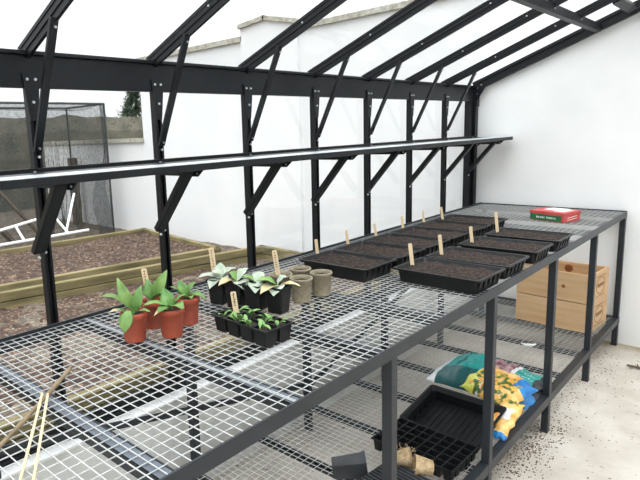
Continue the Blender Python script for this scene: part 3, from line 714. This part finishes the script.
# ---------------------------------------------------------------- canes on the bench
for (a, b, r0, r1, mt, lab) in [((.415, .602, ZB+.010), (.84, .085, ZB+.006), .0050, .0035, canem, 'thick greyish garden cane lying diagonally on the mesh bench top'),
                          ((.505, .487, ZB+.016), (.86, .262, ZB+.004), .0028, .0026, bamboo, 'thin pale cane under the grey one, the left of two'),
                          ((.520, .492, ZB+.016), (.87, .285, ZB+.004), .0028, .0026, bamboo, 'thin pale cane under the grey one, the right of two')]:
    a, b = Vector(a), Vector(b); bm = bmnew(); pts = []; rs = []
    for q in range(25):
        u = q/24; pts.append(a.lerp(b, u)-a+Vector((0, 0, -.003*math.sin(u*math.pi)))+Vector((.004*math.sin(u*5)*(r0 > .004), 0, 0))); rs.append((r0*(1-u)+r1*u)*(1.22 if q % 6 == 3 else 1))
    tube(bm, pts, rs, 8); o = link('garden_cane', bm, mt, smooth=True); o.location = a; tag(o, lab, 'cane', 'canes lying on the bench')

# ---------------------------------------------------------------- red box
RBS = Matrix.Diagonal((.80, .90, 1.06, 1))
rb = thing('cardboard_box', (.678, 3.465, ZB), R(-16), 'small red and green printed cardboard box on the far end of the bench', 'box')
bm = bmnew(); box(bm, -.125, .125, -.085, .085, 0, .046, .001); link('carton', bm, redb, rb)
bm = bmnew(); box(bm, -.128, .128, -.088, .088, .036, .052, .0015); link('lid', bm, redb, rb)
bm = bmnew(); box(bm, -.124, .106, -.0862, -.0852, .003, .034); f = link('front_print', bm, greenb, rb)
bm = bmnew(); random.seed(4)
x = -.075
for wl_ in (7, 8):
    for q in range(wl_):
        hh = .0085 if q else .011
        box(bm, x, x+.0022, -.0872, -.0862, .014, .014+hh)
        if random.random() < .75: box(bm, x+.0022, x+.005, -.0872, -.0862, .014+random.choice((0, .0035, .0065)), .0165+random.choice((0, .0035, .0055)))
        if random.random() < .5: box(bm, x+.0045, x+.0062, -.0872, -.0862, .014, .0225)
        x += .0088
    x += .012
link('lettering', bm, whiteb, f)
bm = bmnew(); box(bm, -.07, .055, -.02, .084, .052, .0535); link('top_label', bm, whiteb, rb)
bm = bmnew(); box(bm, .02, .10, -.05, .06, .052, .0530); link('top_picture', bm, creamb, rb)
bm = bmnew()
for z in (.010, .022): beam(bm, (.1256, -.05, z), (.1256, .05, z+.006), .001, .003)
link('side_print', bm, creamb, rb)
for c in kids(rb):
    c.data.transform(RBS)
    for e in kids(c): e.data.transform(RBS)

# ---------------------------------------------------------------- wooden crates on the lower shelf
def crate(z, lab, name='wooden_crate', H=.170):
    t = thing(name, (.675, 3.690, z), R(-4.6), lab, 'crate', 'stacked pine crates'); L, W, th = .419, .289, .012
    bm = bmnew(); box(bm, -L/2, L/2, -W/2, -W/2+th, 0, H, .0015); link('front_board', bm, pine, t)
    bm = bmnew(); box(bm, -L/2, L/2, W/2-th, W/2, 0, H, .0015); link('back_board', bm, pine, t)
    for s in (-1, 1):
        bm = bmnew(); box(bm, s*(L/2+.0005)-(th if s > 0 else 0), s*(L/2+.0005)+(th if s < 0 else 0), -W/2+th, W/2-th, 0, H+.004, .0015); e = link('end_board', bm, pine, t)
        if s > 0:
            bm = bmnew(); xx = L/2+.0012
            def ringb(cy, cz, ra, rb_, w_=.003):
                pts = [(cy+ra*math.cos(a), cz+rb_*math.sin(a)) for a in [2*math.pi*k/20 for k in range(21)]]
                for p, q in zip(pts, pts[1:]): beam(bm, (xx, p[0], p[1]), (xx, q[0], q[1]), .001, w_, Vector((0, 0, 1)))
            ringb(0, H*.52, .070, .050); 
            for q in range(-5, 6):
                if q % 2: beam(bm, (xx, q*.010-.004, H*.50), (xx, q*.010+.003, H*.60), .001, .003, Vector((0, 0, 1)))
                else: beam(bm, (xx, q*.010, H*.45), (xx, q*.010, H*.60), .001, .003, Vector((0, 1, 0)))
            for zz in (.16, .86): beam(bm, (xx, -.075, H*zz), (xx, .075, H*zz), .001, .003)
            link('scorched_print', bm, pine_dark, e)
    bm = bmnew(); box(bm, -L/2+.01, L/2-.01, -W/2+.01, W/2-.01, 0, .008); link('base_board', bm, pine, t)
    return t, L, W, H
t1, L, W, H = crate(ZL+.002, 'lower of two pale pine crates stacked on the lower shelf by the white wall')
t2, *_ = crate(ZL+.177, 'upper open pine crate, dark knot inside its back board')
bm = bmnew(); tube(bm, [(0, W/2-.0145, H-.04), (0, W/2-.0115, H-.04)], .024, 14); bm.transform(Matrix.Translation((-.01, 0, 0))); link('knot', bm, knot, t2)
bm = bmnew(); tube(bm, [(.06, -W/2-.0008, .085), (.06, -W/2+.001, .085)], .011, 12); link('knot', bm, knot, t2)

# ---------------------------------------------------------------- white scrap
bm = bmnew(); pts = [(0, 0, .004), (.025, -.012, .003), (.055, -.004, .006), (.072, .014, .012)]
tube(bm, pts, [.004, .009, .009, .003], 6); o = link('paper_scrap', bm, whiteb, smooth=True); o.location = (.63, 3.15, ZL+.002); tag(o, 'small curled white paper scrap on the lower mesh shelf', 'paper scrap')

# ---------------------------------------------------------------- compost bags
def bag(name, fn_h, L, W, nx, ny, mats, pick, loc, rz, label, cat, tilt=(0, 0), base=None, parent=None, crinkle=.012, seed=0):
    bm = bmnew(); top, bot = [], []
    for i in range(nx+1):
        rt, rb_ = [], []
        for j in range(ny+1):
            u, v = i/nx, j/ny; x = (u-.5)*L; y = (v-.5)*W
            e = (1-abs(2*u-1)**3.2)*(1-abs(2*v-1)**2.6); h = fn_h(u, v)*max(e, 0)**.55
            cr = crinkle*(abs(noise.noise((x*13, y*13, seed)))*1.3+.5*noise.noise((x*34, y*30, seed+2)))*min(1, e*4)
            wx = .012*noise.noise((v*6, u*2, seed+5)); wy_ = .014*noise.noise((u*6, v*2, seed+9))
            rt.append(bm.verts.new((x+wx, y+wy_, h+cr+.002))); rb_.append(bm.verts.new((x+wx, y+wy_, .0 if e > .02 else 0.001)))
        top.append(rt); bot.append(rb_)
    for i in range(nx):
        for j in range(ny):
            bm.faces.new((top[i][j], top[i+1][j], top[i+1][j+1], top[i][j+1])).material_index = pick((i+.5)/nx, (j+.5)/ny)
            bm.faces.new((bot[i][j], bot[i][j+1], bot[i+1][j+1], bot[i+1][j])).material_index = pick((i+.5)/nx, (j+.5)/ny)
    for i in range(nx):
        for j in (0, ny): bm.faces.new((top[i][j], top[i+1][j], bot[i+1][j], bot[i][j])).material_index = pick((i+.5)/nx, min(.99, j/ny))
    for j in range(ny):
        for i in (0, nx): bm.faces.new((top[i][j], top[i][j+1], bot[i][j+1], bot[i][j])).material_index = pick(min(.99, i/nx), (j+.5)/ny)
    o = link(name, bm, mats, parent, True); o.location = loc; o.rotation_euler = (tilt[0], tilt[1], rz)
    if label: tag(o, label, cat)
    return o
def pick_teal(u, v):
    if u < .10: return 1
    if .245 < u < .262 or .34 < u < .347: return 2
    if v < .22 and u < .52: return 2
    if u < .53: return 0
    if u < .70: return 3
    if u < .735: return 1
    if u < .91: return 0 if v > .15 else 5
    return 4 if v > .3 else 5
tb = bag('compost_bag', lambda u, v: .098*(.6+.4*math.sin(math.pi*min(1, u*1.25))), .47, .34, 90, 50, [teal, whitef, teald, mauve, blackf, bluef], pick_teal, (.675, 2.57, ZL+.003), R(-1),
    'crumpled teal plastic compost bag with mauve picture lying on the lower shelf', 'bag', seed=3)
bm = bmnew(); random.seed(9); bpy.context.view_layer.update()
for r_ in range(3):
    for q in range(5):
        x = .125+q*.013; y = .06-r_*.035; z = tb.ray_cast((x+.004, y, .5), (0, 0, -1))[1].z-.0004
        box(bm, x, x+.008, y, y+.0035+(q % 2)*.004, z, z+.0012)
link('lettering', bm, whiteb, tb)
def pick_y(u, v):
    if noise.noise((u*10, v*9, 1)) > .02 and .12 < u < .9 and v < .7: return 2
    if u < .28 and v < .55: return 1
    if u > .78 and v > .55: return 3
    if .30 < u < .42 and v < .25: return 4
    return 0
yb = bag('compost_bag', lambda u, v: .050, .245, .205, 70, 56, [yelf, limef, vegf, bluef, whitef], pick_y, (.785, 2.385, ZL+.070), R(-20), 'crumpled yellow and orange bag with leafy picture, slumped over the teal one', 'bag', tilt=(R(14), R(3)), seed=8, crinkle=.016)
def pick_f(u, v):
    if v < .10: return 1
    if .42 < v < .72 and .25 < u < .8: return 2
    if v > .85: return 3
    return 0
fl = bag('folded_end', lambda u, v: .022, .085, .21, 24, 50, [yelf, bluef, whiteb, vegf], pick_f, (0, 0, 0), 0, None, None, seed=5, crinkle=.008, parent=yb)
fl.matrix_parent_inverse = Matrix.Identity(4)
bpy.context.view_layer.update()
Wm = Matrix.Translation((.886, 2.185, ZL+.042)) @ Matrix.Rotation(R(-3), 4, 'Z') @ Matrix.Rotation(R(20), 4, 'X')
fl.matrix_local = (Matrix.Translation(yb.location) @ yb.rotation_euler.to_matrix().to_4x4()).inverted() @ Wm

# ---------------------------------------------------------------- empty trays on lower shelf
t = thing('seed_tray', (.80, 2.235, ZL+.018), R(-5), 'empty ribbed black seed tray propped up beside the yellow bag', 'seed tray')
t.rotation_euler = (R(9), 0, R(-1))
bm = bmnew(); tray_mesh(bm, .33, .285, .058)
for q in range(11):
    x = -.125+.025*q; box(bm, x-.004, x+.004, -.10, .10, .002, .006)
link('tray', bm, blackp, t)
t.location = (.726, 2.068, ZL+.012)
t = thing('cell_tray', (.728, 1.812, ZL+.002), R(-2), 'empty black cell tray of forty square cells on the lower shelf', 'seedling tray')
cell_tray(t, .322, .205, .048, 8, 5, blackp, False)
# upturned ribbed tray
t = thing('seed_tray', (.805, 1.50, ZL+.002), R(-6), 'upturned black tray with raised parallel ribs below the jute pots', 'seed tray')
bm = bmnew(); prism(bm, [(-.125, 0), (.125, 0), (.110, .055), (-.110, .055)], 'x', -.125, .115); link('tray', bm, blackp, t)
for q in range(14):
    y = -.100+.0155*q; bm = bmnew(); box(bm, -.118, .108, y-.004, y+.004, .054, .062, .001); link('rib', bm, greyp, t)
# square black pot on its side
t = thing('square_pot', (.600, 1.510, ZL+.003), 0, 'dusty black square pot lying on its side on the lower shelf', 'plant pot')
square_pot(t, .075, .056, .12)
for c in kids(t):
    if c.name.startswith('compost'): bpy.data.objects.remove(c)
    else: c.data.transform(Matrix.Rotation(R(38), 4, 'Z') @ Matrix.Translation((-.06, 0, .034)) @ Matrix.Rotation(R(83), 4, 'Y')); c.data.materials[0] = greyp
# jute / fibre pots heap
t = thing('jute_pot', (.80, 1.622, ZL+.078), 0, 'frayed beige jute pot lying on the upturned black tray', 'plant pot')
bm = bmnew(); lathe(bm, [(0, 0), (.026, 0), (.034, .06), (.0345, .062), (.031, .06), (.023, .004), (0, .004)], 24, wob=.05)
bm.transform(Matrix.Rotation(R(-54), 4, 'Z') @ Matrix.Rotation(R(80), 4, 'X') @ Matrix.Translation((0, 0, -.05))); link('pot', bm, jutem, t, True)
t = thing('jute_pot', (.74, 1.630, ZL+.076), 0, 'torn shaggy beige jute pot half behind the steel bench leg', 'plant pot')
bm = bmnew(); lathe(bm, [(0, 0), (.022, 0), (.032, .05), (.036, .066), (.030, .062), (.021, .004), (0, .004)], 24, wob=.12)
bm.transform(Matrix.Rotation(R(30), 4, 'Z') @ Matrix.Rotation(R(75), 4, 'Y') @ Matrix.Translation((0, 0, -.035))); o = link('pot', bm, jutem, t, True)
bm = bmnew(); random.seed(2)
for q in range(60):
    a = random.uniform(0, 6.28); p = Vector((random.uniform(-.03, .03), random.uniform(-.03, .03), random.uniform(.02, .035)))
    tube(bm, [p, p+Vector((random.uniform(-.012, .012), random.uniform(-.012, .012), random.uniform(.002, .014)))], .0007, 4)
tag(link('loose_fibre', bm, jutem, t), kind='stuff')

# ---------------------------------------------------------------- debris on the floor
def debris(name, n, fn, smin, smax, label, mt, seed):
    bm = bmnew(); random.seed(seed)
    for _ in range(n):
        x, y = fn(); s = random.uniform(smin, smax); M = Matrix.Translation((x, y, s*.4)) @ Matrix.Rotation(random.uniform(0, 6), 4, 'Z') @ Matrix.Diagonal((s*random.uniform(.6, 1.6), s, s*.5, 1))
        bmesh.ops.create_icosphere(bm, subdivisions=1, radius=1, matrix=M)
    o = link(name, bm, mt); tag(o, label, 'debris', kind='stuff'); return o
debris('spilt_compost', 1000, lambda: (random.gauss(.90, .06), random.gauss(2.40, .22)), .001, .004, 'dark spilt compost and bark crumbs on the floor under the bench edge', debrism, 1)
debris('spilt_compost', 420, lambda: (random.gauss(.89, .07), random.uniform(2.6, 3.8)), .001, .0035, 'thin scatter of dark crumbs on the floor towards the crates', debrism, 2)
debris('floor_crumbs', 260, lambda: (random.uniform(.92, 1.8), random.uniform(1.2, 3.9)), .0008, .003, 'sparse dark crumbs scattered over the open walkway floor', debrism, 3)
debris('spilt_compost', 500, lambda: (random.uniform(.1, .88), random.uniform(1.1, 3.0)), .0008, .003, 'fine crumbs on the floor under the bench', debrism, 4)
bm = bmnew(); tube(bm, [(-.09, .03, .008), (-.03, .012, .014), (.04, .0, .010), (.12, -.012, .014), (.2, -.03, .01)], [.005, .007, .007, .006, .005], 7)
for a, b in (((-.03, .012, .012), (-.045, .045, .02)), ((.01, .008, .012), (.02, -.02, .018)), ((.05, 0, .012), (.04, .035, .02)), ((-.06, .02, .01), (-.075, -.004, .015))): tube(bm, [a, b], [.006, .003], 6)
o = link('dead_twig', bm, bark, smooth=True); o.location = (1.14, 3.60, 0); tag(o, 'short knobbly dead twig on the concrete floor by the white wall', 'twig')
